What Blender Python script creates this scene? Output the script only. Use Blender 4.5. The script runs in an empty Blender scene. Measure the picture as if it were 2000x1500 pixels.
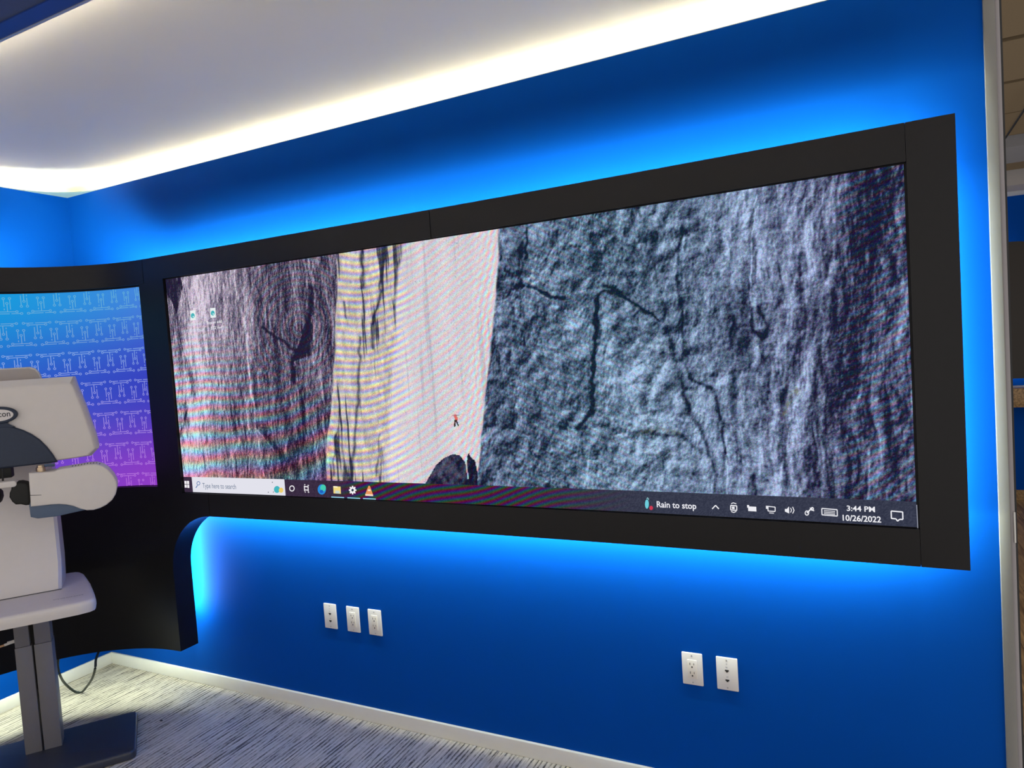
import bpy, bmesh, math, random
import numpy as np
from mathutils import Vector, Matrix

# ------------------------------------------------------------------ camera
SC = bpy.context.scene
COL = SC.collection
random.seed(4); RNG = np.random.default_rng(7)
CAM_R = np.array([0.89250115, 0.44609993, -0.06660738])
CAM_U = np.array([0.03695857, 0.07484725, 0.99650989])
CAM_F = np.array([-0.44952837, 0.89184794, -0.05031404])
CAM_C = np.array([0.0, -2.40, 1.628])
FPX = 1357.5                                   # focal length in pixels of the 2000 px wide frame
cd = bpy.data.cameras.new('camera'); cd.sensor_width = 36.0; cd.lens = FPX / 2000 * 36.0
cd.clip_start = 0.05
cam = bpy.data.objects.new('camera', cd); COL.objects.link(cam)
cam.matrix_world = Matrix(((CAM_R[0], CAM_U[0], -CAM_F[0], CAM_C[0]), (CAM_R[1], CAM_U[1], -CAM_F[1], CAM_C[1]),
                           (CAM_R[2], CAM_U[2], -CAM_F[2], CAM_C[2]), (0, 0, 0, 1)))
SC.camera = cam
# ------------------------------------------------------------------ world and exposure
W = bpy.data.worlds.new('room_ambient'); SC.world = W; W.use_nodes = True
W.node_tree.nodes['Background'].inputs[0].default_value = (1.0, 0.95, 0.91, 1)
W.node_tree.nodes['Background'].inputs[1].default_value = 0.9
SC.view_settings.view_transform = 'Standard'; SC.view_settings.look = 'None'
SC.view_settings.gamma = 1.0; SC.view_settings.exposure = 0.0; SC.view_settings.use_curve_mapping = False
HALO = 440.0      # light strips behind the display
COVE = 62.0       # light strips in the ceiling cove

# ------------------------------------------------------------------ geometry of the view (pixel -> direction)
def ray(px, py):
    d = (px - 1000) * CAM_R - (py - 750) * CAM_U + FPX * CAM_F
    return d / np.linalg.norm(d)
def onY(px, py, y=0.0):
    v = ray(px, py); return CAM_C + (y - CAM_C[1]) / v[1] * v
def onZ(px, py, z=0.0):
    v = ray(px, py); return CAM_C + (z - CAM_C[2]) / v[2] * v
def proj(P):
    q = P - CAM_C; z = q @ CAM_F
    return 1000 + FPX * (q @ CAM_R) / z, 750 - FPX * (q @ CAM_U) / z
def lin(c):
    c = np.asarray(c, float) / 255.0
    return np.where(c <= 0.04045, c / 12.92, ((c + 0.055) / 1.055) ** 2.4)

# ------------------------------------------------------------------ mesh helpers
def link(name, me, mat=None, parent=None):
    o = bpy.data.objects.new(name, me); COL.objects.link(o)
    if mat is not None and not me.materials: me.materials.append(mat)
    if parent is not None: o.parent = parent
    return o
def tag(o, label, cat, group=None):
    o['label'] = label; o['category'] = cat
    if group: o['group'] = group
    return o
def struct(o, label=None):
    o['kind'] = 'structure'
    if label: o['label'] = label
    return o
def thing(name, label, cat, loc=(0, 0, 0), rz=0.0, group=None):
    o = bpy.data.objects.new(name, None); COL.objects.link(o); o.empty_display_size = 0.05
    o.location = loc; o.rotation_euler = (0, 0, rz)
    return tag(o, label, cat, group)
def finish(bm, name, smooth=False):
    bmesh.ops.recalc_face_normals(bm, faces=bm.faces)
    me = bpy.data.meshes.new(name); bm.to_mesh(me); bm.free()
    if smooth:
        me.polygons.foreach_set('use_smooth', [True] * len(me.polygons))
        try: me.set_sharp_from_angle(angle=math.radians(42))
        except Exception: pass
    return me
def add_box(bm, a, b):
    x0, y0, z0 = a; x1, y1, z1 = b
    v = [bm.verts.new(p) for p in ((x0,y0,z0),(x1,y0,z0),(x1,y1,z0),(x0,y1,z0),(x0,y0,z1),(x1,y0,z1),(x1,y1,z1),(x0,y1,z1))]
    for f in ((0,3,2,1),(4,5,6,7),(0,1,5,4),(1,2,6,5),(2,3,7,6),(3,0,4,7)): bm.faces.new([v[i] for i in f])
def box(name, a, b, mat, parent=None, bev=0.0, seg=2):
    bm = bmesh.new(); add_box(bm, a, b)
    if bev > 0: bmesh.ops.bevel(bm, geom=bm.edges[:], offset=bev, segments=seg, profile=0.5, affect='EDGES')
    return link(name, finish(bm, name, bev > 0), mat, parent)
def prism(name, pts, y0, y1, mat, parent=None, bev=0.0, seg=3, axis='y'):
    """outline pts (u,v) extruded from y0 (front) to y1 (back); front edge rounded by bev"""
    bm = bmesh.new()
    mk = (lambda u, v, w: (u, w, v)) if axis == 'y' else (lambda u, v, w: (u, v, w))
    F = [bm.verts.new(mk(u, v, y0)) for u, v in pts]; B = [bm.verts.new(mk(u, v, y1)) for u, v in pts]
    ff = bm.faces.new(F); bm.faces.new(B[::-1]); n = len(pts)
    for i in range(n): bm.faces.new((F[i], B[i], B[(i+1) % n], F[(i+1) % n]))
    bmesh.ops.recalc_face_normals(bm, faces=bm.faces)
    if bev > 0: bmesh.ops.bevel(bm, geom=list(ff.edges), offset=bev, segments=seg, profile=0.5, affect='EDGES')
    return link(name, finish(bm, name, True), mat, parent)
def tube(name, pts, r, mat, parent=None, sides=10, closed=False):
    P = [Vector(p) for p in pts]; bm = bmesh.new(); rings = []
    for i, p in enumerate(P):
        t = (P[min(i+1, len(P)-1)] - P[max(i-1, 0)]).normalized()
        a = Vector((0, 0, 1)) if abs(t.z) < 0.9 else Vector((1, 0, 0))
        u = t.cross(a).normalized(); w = t.cross(u)
        rr = r[i] if isinstance(r, (list, tuple)) else r
        rings.append([bm.verts.new(p + (u * math.cos(k*2*math.pi/sides) + w * math.sin(k*2*math.pi/sides)) * rr) for k in range(sides)])
    for A, B in zip(rings, rings[1:]):
        for k in range(sides): bm.faces.new((A[k], A[(k+1) % sides], B[(k+1) % sides], B[k]))
    bm.faces.new(rings[0][::-1]); bm.faces.new(rings[-1])
    return link(name, finish(bm, name, True), mat, parent)
def smooth_path(pts, n=8):
    P = [np.array(p, float) for p in pts]; P = [2*P[0]-P[1]] + P + [2*P[-1]-P[-2]]; out = []
    for i in range(1, len(P)-2):
        for k in range(n):
            t = k / n; a, b, c, d = P[i-1:i+3]
            out.append(0.5*((2*b)+(-a+c)*t+(2*a-5*b+4*c-d)*t*t+(-a+3*b-3*c+d)*t**3))
    out.append(P[-2]); return [tuple(p) for p in out]
def rrect(x0, z0, x1, z1, r, n=6):
    out = []
    for cx, cz, a in ((x1-r, z1-r, 0), (x0+r, z1-r, 90), (x0+r, z0+r, 180), (x1-r, z0+r, 270)):
        for k in range(n+1):
            t = math.radians(a + 90*k/n); out.append((cx + r*math.cos(t), cz + r*math.sin(t)))
    return out
def ellipse(cx, cz, rx, rz, n=32): return [(cx+rx*math.cos(2*math.pi*k/n), cz+rz*math.sin(2*math.pi*k/n)) for k in range(n)]

# ------------------------------------------------------------------ materials
def mat(name, col, rough=0.5, metal=0.0, var=0.06, scale=30.0, bump=0.0, bscale=200.0, spec=0.5):
    m = bpy.data.materials.new(name); m.use_nodes = True; nt = m.node_tree; N = nt.nodes; L = nt.links
    b = N['Principled BSDF']; b.inputs['Roughness'].default_value = rough; b.inputs['Metallic'].default_value = metal
    b.inputs['Specular IOR Level'].default_value = spec
    tc = N.new('ShaderNodeTexCoord'); no = N.new('ShaderNodeTexNoise'); no.inputs['Scale'].default_value = scale
    no.inputs['Detail'].default_value = 4; L.new(tc.outputs['Object'], no.inputs['Vector'])
    mx = N.new('ShaderNodeMix'); mx.data_type = 'RGBA'
    c = np.array(col[:3]); mx.inputs[6].default_value = (*(c*(1-var)), 1); mx.inputs[7].default_value = (*np.minimum(c*(1+var), 1), 1)
    L.new(no.outputs['Fac'], mx.inputs[0]); L.new(mx.outputs[2], b.inputs['Base Color'])
    if bump > 0:
        n2 = N.new('ShaderNodeTexNoise'); n2.inputs['Scale'].default_value = bscale; L.new(tc.outputs['Object'], n2.inputs['Vector'])
        bp = N.new('ShaderNodeBump'); bp.inputs['Strength'].default_value = bump; bp.inputs['Distance'].default_value = 0.002
        L.new(n2.outputs['Fac'], bp.inputs['Height']); L.new(bp.outputs['Normal'], b.inputs['Normal'])
    return m
def glow(name, col, strength, sample=True):
    m = bpy.data.materials.new(name); m.use_nodes = True; nt = m.node_tree; nt.nodes.clear()
    e = nt.nodes.new('ShaderNodeEmission'); o = nt.nodes.new('ShaderNodeOutputMaterial')
    e.inputs[0].default_value = (*col, 1); e.inputs[1].default_value = strength
    nt.links.new(e.outputs[0], o.inputs[0])
    if not sample: m.cycles.emission_sampling = 'NONE'
    return m
def display_mat(name, strength=1.0, grain=0.0):
    """emission from the colours stored on the display surface plus fine pixel grain"""
    m = bpy.data.materials.new(name); m.use_nodes = True; nt = m.node_tree; N = nt.nodes; L = nt.links; N.clear()
    a = N.new('ShaderNodeAttribute'); a.attribute_name = 'picture'
    e = N.new('ShaderNodeEmission'); o = N.new('ShaderNodeOutputMaterial'); e.inputs[1].default_value = strength
    if grain > 0:
        tc = N.new('ShaderNodeTexCoord'); no = N.new('ShaderNodeTexNoise'); no.inputs['Scale'].default_value = 420
        no.inputs['Detail'].default_value = 1; L.new(tc.outputs['Object'], no.inputs['Vector'])
        mr = N.new('ShaderNodeMapRange'); mr.inputs[1].default_value = 0.25; mr.inputs[2].default_value = 0.75
        mr.inputs[3].default_value = 1-grain; mr.inputs[4].default_value = 1+grain; L.new(no.outputs['Fac'], mr.inputs[0])
        vm = N.new('ShaderNodeVectorMath'); vm.operation = 'SCALE'
        L.new(a.outputs['Color'], vm.inputs[0]); L.new(mr.outputs[0], vm.inputs['Scale']); L.new(vm.outputs[0], e.inputs[0])
    else: L.new(a.outputs['Color'], e.inputs[0])
    L.new(e.outputs[0], o.inputs[0]); m.cycles.emission_sampling = 'NONE'
    return m
M = {}
M['blue'] = mat('blue_wall_paint', (0.0005, 0.054, 0.30), 0.6, var=0.03, scale=6, bump=0.05, bscale=500, spec=0.03)
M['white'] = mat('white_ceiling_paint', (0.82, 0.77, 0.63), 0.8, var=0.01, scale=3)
M['base'] = mat('white_baseboard_paint', (0.74, 0.72, 0.66), 0.5, var=0.03)
M['black'] = mat('black_satin_laminate', (0.007, 0.0065, 0.0075), 0.36, var=0.15, scale=60, bump=0.03, spec=0.26)
M['bezel'] = mat('matte_black_edge', (0.004, 0.004, 0.005), 0.7)
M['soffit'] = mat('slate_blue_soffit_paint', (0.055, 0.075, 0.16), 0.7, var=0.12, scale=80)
M['soffit_edge'] = mat('deep_blue_edge_paint', (0.012, 0.05, 0.26), 0.5)
M['alu'] = mat('brushed_aluminium', (0.55, 0.54, 0.52), 0.4, metal=0.6)
M['jamb'] = mat('pale_grey_jamb_paint', (0.17, 0.165, 0.152), 0.5, var=0.04)
M['jamb2'] = mat('grey_metal_frame', (0.27, 0.25, 0.26), 0.45, metal=0.2)
M['gasket'] = mat('black_rubber', (0.01, 0.01, 0.011), 0.6)
M['plate'] = mat('white_plastic', (0.72, 0.68, 0.66), 0.35, var=0.02)
M['plate2'] = mat('warm_white_plastic', (0.74, 0.68, 0.62), 0.3, var=0.02)
M['slot'] = mat('dark_slot', (0.01, 0.009, 0.009), 0.7)
M['screw'] = mat('painted_screw', (0.45, 0.42, 0.40), 0.35, metal=0.5)
M['shell'] = mat('instrument_white_shell', (0.68, 0.635, 0.60), 0.42, var=0.03, bump=0.04, bscale=700)
M['shell2'] = mat('instrument_beige_panel', (0.45, 0.40, 0.36), 0.5, var=0.03)
M['navy'] = mat('instrument_navy_plastic', (0.009, 0.02, 0.05), 0.5, var=0.2, scale=90, bump=0.1, bscale=900)
M['slate'] = mat('instrument_slate_plastic', (0.075, 0.115, 0.19), 0.5)
M['column'] = mat('grey_column_paint', (0.15, 0.142, 0.145), 0.5, var=0.05)
M['plateblk'] = mat('dark_steel_base', (0.03, 0.034, 0.045), 0.38, var=0.2, scale=70, bump=0.05)
M['rubber'] = mat('black_knob_rubber', (0.006, 0.006, 0.005), 0.7, bump=0.2)
M['brass'] = mat('brass_metal', (0.55, 0.42, 0.28), 0.3, metal=1.0)
M['ink'] = mat('dark_print', (0.03, 0.03, 0.035), 0.6)
M['cable'] = mat('dark_green_cable', (0.012, 0.022, 0.020), 0.5)
M['tan'] = mat('tan_cable', (0.50, 0.27, 0.14), 0.5)
M['wood'] = None
M['tile'] = mat('tan_ceiling_tile', (0.19, 0.135, 0.07), 0.85, var=0.12, scale=120, bump=0.2)
M['beam'] = mat('grey_beam_paint', (0.24, 0.235, 0.24), 0.7)
M['led'] = glow('led_strip_light', (0.88, 1.0, 0.84), HALO); M['led_low'] = glow('led_strip_light_low', (0.88, 1.0, 0.84), HALO*0.22); M['led_side'] = glow('led_strip_light_side', (0.88, 1.0, 0.84), HALO*0.85); M['led_down'] = glow('led_strip_light_wide', (0.88, 1.0, 0.84), HALO*2.6); M['led_end'] = glow('led_strip_light_end', (0.88, 1.0, 0.84), HALO*1.15)
M['cove'] = glow('cove_strip_light', (1.0, 0.91, 0.74), COVE); M['cove2'] = glow('cove_strip_light_front', (1.0, 0.91, 0.74), COVE*1.7)
def wood():
    m = bpy.data.materials.new('oak_wood'); m.use_nodes = True; nt = m.node_tree; N = nt.nodes; L = nt.links
    b = N['Principled BSDF']; b.inputs['Roughness'].default_value = 0.4
    tc = N.new('ShaderNodeTexCoord'); mp = N.new('ShaderNodeMapping'); mp.inputs['Scale'].default_value = (30, 2.2, 30)
    no = N.new('ShaderNodeTexNoise'); no.inputs['Scale'].default_value = 2; no.inputs['Detail'].default_value = 6; no.inputs['Distortion'].default_value = 0.6
    oi = N.new('ShaderNodeObjectInfo'); ad = N.new('ShaderNodeVectorMath'); ad.operation = 'ADD'
    L.new(tc.outputs['Object'], ad.inputs[0]); L.new(oi.outputs['Random'], ad.inputs[1]); L.new(ad.outputs[0], mp.inputs[0])
    L.new(mp.outputs[0], no.inputs[0]); cr = N.new('ShaderNodeValToRGB')
    cr.color_ramp.elements[0].color = (0.12, 0.065, 0.025, 1); cr.color_ramp.elements[1].color = (0.42, 0.26, 0.11, 1)
    cr.color_ramp.elements[0].position = 0.3; cr.color_ramp.elements[1].position = 0.72
    L.new(no.outputs[0], cr.inputs[0]); L.new(cr.outputs[0], b.inputs['Base Color']); return m
M['wood'] = wood()
def carpet():
    m = bpy.data.materials.new('striped_grey_carpet'); m.use_nodes = True; nt = m.node_tree; N = nt.nodes; L = nt.links
    b = N['Principled BSDF']; b.inputs['Roughness'].default_value = 0.95; b.inputs['Specular IOR Level'].default_value = 0.1
    tc = N.new('ShaderNodeTexCoord')
    def noise(sc, vec, det=2):
        mp = N.new('ShaderNodeMapping'); mp.inputs['Scale'].default_value = vec; L.new(tc.outputs['Object'], mp.inputs[0])
        n = N.new('ShaderNodeTexNoise'); n.inputs['Scale'].default_value = sc; n.inputs['Detail'].default_value = det
        L.new(mp.outputs[0], n.inputs['Vector']); return n
    # loops in rows running away from the long wall
    wv = N.new('ShaderNodeTexWave'); wv.wave_type = 'BANDS'; wv.bands_direction = 'X'; wv.inputs['Scale'].default_value = 16.0
    wv.inputs['Distortion'].default_value = 3.2; wv.inputs['Detail'].default_value = 3; wv.inputs['Detail Scale'].default_value = 1.5
    mp = N.new('ShaderNodeMapping'); mp.inputs['Scale'].default_value = (1.0, 0.10, 1); mp.inputs['Rotation'].default_value = (0, 0, math.radians(-2))
    L.new(tc.outputs['Object'], mp.inputs[0]); L.new(mp.outputs[0], wv.inputs['Vector'])
    n1 = noise(1.0, (135, 7, 1), 3); n2 = noise(1.0, (260, 60, 1), 2); n3 = noise(1.0, (14, 1.6, 1), 2)
    def math_(op, a, bb, c=None):
        x = N.new('ShaderNodeMath'); x.operation = op
        for i, q in enumerate((a, bb, c)):
            if q is None: continue
            if isinstance(q, (int, float)): x.inputs[i].default_value = q
            else: L.new(q, x.inputs[i])
        return x.outputs[0]
    s = math_('MULTIPLY_ADD', n1.outputs[0], 0.75, math_('MULTIPLY', wv.outputs['Fac'], 0.16))
    s = math_('MULTIPLY_ADD', n2.outputs[0], 0.30, s); s = math_('MULTIPLY_ADD', n3.outputs[0], 0.25, s)
    cr = N.new('ShaderNodeValToRGB'); E = cr.color_ramp.elements
    E[0].position = 0.58; E[0].color = (0.075, 0.068, 0.06, 1); E[1].position = 0.90; E[1].color = (0.60, 0.54, 0.43, 1)
    q = E.new(0.68); q.color = (0.40, 0.36, 0.29, 1)
    L.new(s, cr.inputs[0]); L.new(cr.outputs[0], b.inputs['Base Color'])
    bp = N.new('ShaderNodeBump'); bp.inputs['Strength'].default_value = 0.6; bp.inputs['Distance'].default_value = 0.004
    L.new(s, bp.inputs['Height']); L.new(bp.outputs[0], b.inputs['Normal']); return m
M['carpet'] = carpet()

# ------------------------------------------------------------------ room shell
XL, XR, ZT = -3.87, 0.339, 2.62
struct(box('floor', (XL-0.15, -4.2, -0.05), (0.40, 0.02, 0.0), M['carpet']))
wb = struct(box('wall_back', (XL-0.12, 0.0, 0.0), (XR, 0.10, ZT), M['blue']))
struct(box('wall_left', (XL-0.12, -2.6, 0.0), (XL, 0.0, ZT), M['blue']))
def baseboard(name, a, b):
    return struct(box(name, a, b, M['base'], bev=0.003))
baseboard('baseboard_back', (XL, -0.014, 0.0), (XR, 0.0, 0.064))
baseboard('baseboard_left', (XL, -2.6, 0.0), (XL+0.014, -0.014, 0.064))
# ceiling tray: white vault with rounded upper edges, open below
def tray():
    bm = bmesh.new(); add_box(bm, (XL-0.13, -1.42, 2.60), (XR+0.04, 0.13, 2.70))
    bmesh.ops.delete(bm, geom=[f for f in bm.faces if f.normal.z < -0.5 or all(v.co.z < 2.61 for v in f.verts)], context='FACES')
    ed = [e for e in bm.edges if all(v.co.z > 2.68 for v in e.verts)] + [e for e in bm.edges if abs(e.verts[0].co.z-e.verts[1].co.z) > 0.05]
    bmesh.ops.bevel(bm, geom=ed, offset=0.045, segments=8, profile=0.5, affect='EDGES')
    me = finish(bm, 'ceiling', True); me.flip_normals(); return me
ceil = struct(link('ceiling', tray(), M['white']))
# light shelf: rounds the inner corner flush with the top of both walls
def shelf():
    bm = bmesh.new(); R = 0.3; cx, cy = XL+R, -R+0.003
    arc = [(cx - R*math.sin(t), cy + R*math.cos(t)) for t in np.linspace(0, math.pi/2, 20)]
    pts = [(XR, 0.003)] + arc + [(XL, -2.6), (XL-0.12, -2.6), (XL-0.12, 0.12), (XR, 0.12)]
    A = [bm.verts.new((x, y, ZT)) for x, y in pts]; B = [bm.verts.new((x, y, ZT+0.004)) for x, y in pts]
    bm.faces.new(A); bm.faces.new(B); n = len(pts)
    for i in range(n): bm.faces.new((A[i], A[(i+1) % n], B[(i+1) % n], B[i]))
    return finish(bm, 'trim_1')
M['shelf'] = mat('cove_shelf_paint', (0.16, 0.24, 0.26), 0.6)
struct(link('trim_1', shelf(), M['shelf']), 'light shelf capping the blue walls below the cove')
# dropped soffit on the viewer's side of the cove
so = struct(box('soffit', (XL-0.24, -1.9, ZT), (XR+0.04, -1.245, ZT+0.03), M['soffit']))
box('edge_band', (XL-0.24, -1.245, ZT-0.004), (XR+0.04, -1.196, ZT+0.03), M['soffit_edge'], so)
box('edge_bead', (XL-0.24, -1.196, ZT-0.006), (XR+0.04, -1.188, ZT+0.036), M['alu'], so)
# cove light strips on the shelf and on the soffit
tube('light_strip', [(XL+0.05, 0.05, ZT+0.009), (XR, 0.05, ZT+0.009)], 0.004, M['cove'], ceil)
tube('light_strip', [(XL-0.05, 0.04, ZT+0.009), (XL-0.05, -1.2, ZT+0.009)], 0.004, M['cove'], ceil)
tube('light_strip', [(XL, -1.213, ZT+0.035), (XR, -1.213, ZT+0.035)], 0.004, M['cove2'], ceil)

# right end of the wall: jamb, metal frame, gasket
struct(box('trim_2', (XR, -0.012, 0.0), (XR+0.0275, 0.13, 2.95), M['jamb'], bev=0.002), 'pale grey jamb closing the end of the blue wall')
fr = struct(box('door_1', (XR+0.0275, 0.0, 0.0), (XR+0.0395, 0.13, 2.95), M['jamb2'], bev=0.001), 'narrow grey metal door frame')
box('gasket', (XR+0.0395, 0.002, 0.0), (XR+0.0445, 0.12, 2.95), M['gasket'], fr)
zz = onY(1984, 1030, 0.0)[2]
box('strike_plate', (XR+0.0355, -0.003, zz-0.045), (XR+0.0405, 0.0005, zz+0.045), M['alu'], fr, bev=0.001)

# ------------------------------------------------------------------ the curved display surround
RC, SX, YC = 0.65, -2.99, -0.87
def plan(s, bow=0.03):
    if s >= SX:
        y = -0.22 + bow * max(0.0, 1 - ((s + 1.374) / 1.616) ** 2); return np.array([s, y]), np.array([0.0, -1.0])
    a = SX - s
    if a < RC * math.pi / 2:
        t = a / RC; return np.array([SX - RC*math.sin(t), YC + RC*math.cos(t)]), np.array([math.sin(t), -math.cos(t)])
    return np.array([SX - RC, YC - (a - RC*math.pi/2)]), np.array([1.0, 0.0])
def S(s, z, o=0.0):
    p, n = plan(s, 0.03 if o > -0.11 else 0.0); q = p + n*o; return (q[0], q[1], z)
def cut(px, py, o=0.0):
    """pixel -> (s, z) on the display surface"""
    lo, hi = -4.6, 0.6; v = ray(px, py)
    def side(s):
        p, n = plan(s); q = p + n*o; return (q[0]-CAM_C[0])*v[1] - (q[1]-CAM_C[1])*v[0]
    ss = np.linspace(hi, lo, 400); f0 = side(ss[0])
    for a, b in zip(ss, ss[1:]):
        f1 = side(b)
        if f0*f1 <= 0:
            for _ in range(40):
                mid = (a+b)/2
                if side(mid)*f0 <= 0: b = mid
                else: a = mid; f0 = side(a)
            p, n = plan(a); q = p+n*o; k = math.hypot(*(q-CAM_C[:2]))/math.hypot(v[0], v[1]); return a, CAM_C[2]+k*v[2]
        f0 = f1
    raise ValueError((px, py))
def add_slab(bm, ss, zlo, zhi, of, ob):
    fl = (lambda s: zlo) if not callable(zlo) else zlo; fh = (lambda s: zhi) if not callable(zhi) else zhi
    rows = [[bm.verts.new(S(s, z, o)) for z, o in ((fl(s), of), (fh(s), of), (fh(s), ob), (fl(s), ob))] for s in ss]
    for A, B in zip(rows, rows[1:]):
        for k in range(4): bm.faces.new((A[k], B[k], B[(k+1) % 4], A[(k+1) % 4]))
    bm.faces.new(rows[0]); bm.faces.new(rows[-1])
def slab(name, s0, s1, zlo, zhi, of, ob, m, parent=None, n=None):
    n = n or max(3, int(abs(s1-s0)/0.05))
    bm = bmesh.new(); add_slab(bm, np.linspace(s0, s1, n), zlo, zhi, of, ob)
    return link(name, finish(bm, name, True), m, parent)
ZP, ZB, ZS0, ZS1 = 2.163, 0.951, 1.056, 2.06        # panel top, panel bottom, picture bottom, picture top
SS0, SS1 = -2.872, 0.128; SE = -4.85; T = 0.10
sur = thing('display_surround', 'black curved wall surround framing both screens, glowing blue behind', 'surround', (-1.4, 0, 0.95))
sur.location = (0, 0, 0)
for a, b, zl in ((-1.408, SS1-0.001, ZS1), (-2.998, -1.411, ZS1), (SE, -3.001, 2.05)): slab('top_panel', a, b, zl, ZP, 0, -T, M['black'], sur)
slab('side_panel', SS1, 0.242, ZB, ZP, 0, -T, M['black'], sur)
slab('centre_panel', -2.998, SS0, 2.0495, ZS1, 0, -T, M['black'], sur)
slab('bottom_panel', -2.703, SS1-0.001, ZB, ZS0, 0, -T, M['black'], sur)
slab('centre_panel', -3.035, SS0, ZS0, 2.0495, 0, -T, M['black'], sur)
bm = bmesh.new(); FX, FR, FZ = -2.705, 0.275, 0.676
add_slab(bm, np.linspace(SE, FX-FR, 50), 0.28, ZS0, 0, -T)
add_slab(bm, [FX - FR*math.cos(t) for t in np.linspace(0.0, math.pi/2, 24)], lambda s: FZ + math.sqrt(max(0, FR*FR-(s-FX)**2)), ZS0, 0, -T)
link('apron_panel', finish(bm, 'apron_panel', True), M['black'], sur)
slab('apron_panel', SE, -3.035, ZS0, 1.083, 0, -T, M['black'], sur)
slab('back_box', -3.105, 0.14, 1.05, 2.075, -T, -0.178, M['soffit_edge'], sur)
slab('back_box', SE, -3.105, 0.345, 2.075, -T, -0.19, M['soffit_edge'], sur)
def led(s0, s1, z0, z1, o0, o1, side, m):
    """light strip whose emitting side is 1 up, 2 towards the wall, 3 down; the rest is dark housing"""
    o = slab('light_strip', s0, s1, z0, z1, o0, o1, M['bezel'], sur); o.data.materials.append(m)
    n = (len(o.data.polygons)-2)//4
    for p in o.data.polygons:
        c = p.center; d = p.normal
        if (side == 1 and d.z > 0.9) or (side == 3 and d.z < -0.9) or (side == 2 and abs(d.z) < 0.1 and (d.y > 0.7 or d.x < -0.7) and p.area > 1e-4 and (d.y > 0.9 or c.x < -2.9) and d.x < 0.9): p.material_index = 1
led(SE+0.1, 0.14, 2.076, 2.081, -0.128, -0.142, 1, M['led'])
slab('added_glow_baffle', SE+0.02, 0.236, 2.153, 2.156, -T, -0.1555, M['bezel'], sur)  # unseen lip added behind the panel to cut the glow on the upper wall
led(-3.09, 0.14, 1.034, 1.047, -0.125, -0.135, 2, M['led_down'])
led(SE+0.1, -3.115, 0.334, 0.342, -0.125, -0.140, 3, M['led_low'])
led(0.142, 0.155, 1.06, 2.06, -0.125, -0.135, 2, M['led_end'])
led(-3.103, -3.090, 0.40, 0.98, -0.125, -0.135, 2, M['led_side'])

# ------------------------------------------------------------------ the large display picture
def hash2(i, j, seed):
    h = (i.astype(np.int64)*374761393 + j.astype(np.int64)*668265263 + seed*1442695041) & 0x7fffffff
    h = ((h ^ (h >> 13)) * 1274126177) & 0x7fffffff
    return ((h ^ (h >> 16)) & 0xffff) / 65535.0
def vnoise(x, y, seed=0):
    i = np.floor(x); j = np.floor(y); fx = x-i; fy = y-j; fx = fx*fx*(3-2*fx); fy = fy*fy*(3-2*fy)
    a = hash2(i, j, seed); b = hash2(i+1, j, seed); c = hash2(i, j+1, seed); d = hash2(i+1, j+1, seed)
    return (a*(1-fx)+b*fx)*(1-fy) + (c*(1-fx)+d*fx)*fy
def fbm(x, y, seed=0, o=4):
    s = 0; a = 1; t = 0
    for k in range(o): s = s + a*vnoise(x*2**k, y*2**k, seed+k*17); t += a; a *= 0.55
    return s/t
def sst(a, b, x): t = np.clip((x-a)/(b-a), 0, 1); return t*t*(3-2*t)
def pl(X, Y, pts, wob=0.0):
    """distance in px to a polyline"""
    d = np.full(X.shape, 1e9)
    if wob: X = X + wob*(vnoise(X*0.07, Y*0.07, 91)-0.5)*2; Y = Y + wob*(vnoise(X*0.07, Y*0.07, 92)-0.5)*2
    for (ax, ay), (bx, by) in zip(pts, pts[1:]):
        dx, dy = bx-ax, by-ay; t = np.clip(((X-ax)*dx+(Y-ay)*dy)/(dx*dx+dy*dy+1e-9), 0, 1)
        d = np.minimum(d, np.hypot(X-ax-t*dx, Y-ay-t*dy))
    return d
def inpoly(X, Y, pts):
    r = np.zeros(X.shape, bool); n = len(pts)
    for i in range(n):
        (ax, ay), (bx, by) = pts[i], pts[(i+1) % n]
        if ay == by: continue
        c = ((ay > Y) != (by > Y)) & (X < (bx-ax)*(Y-ay)/(by-ay)+ax); r ^= c
    return r
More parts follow.
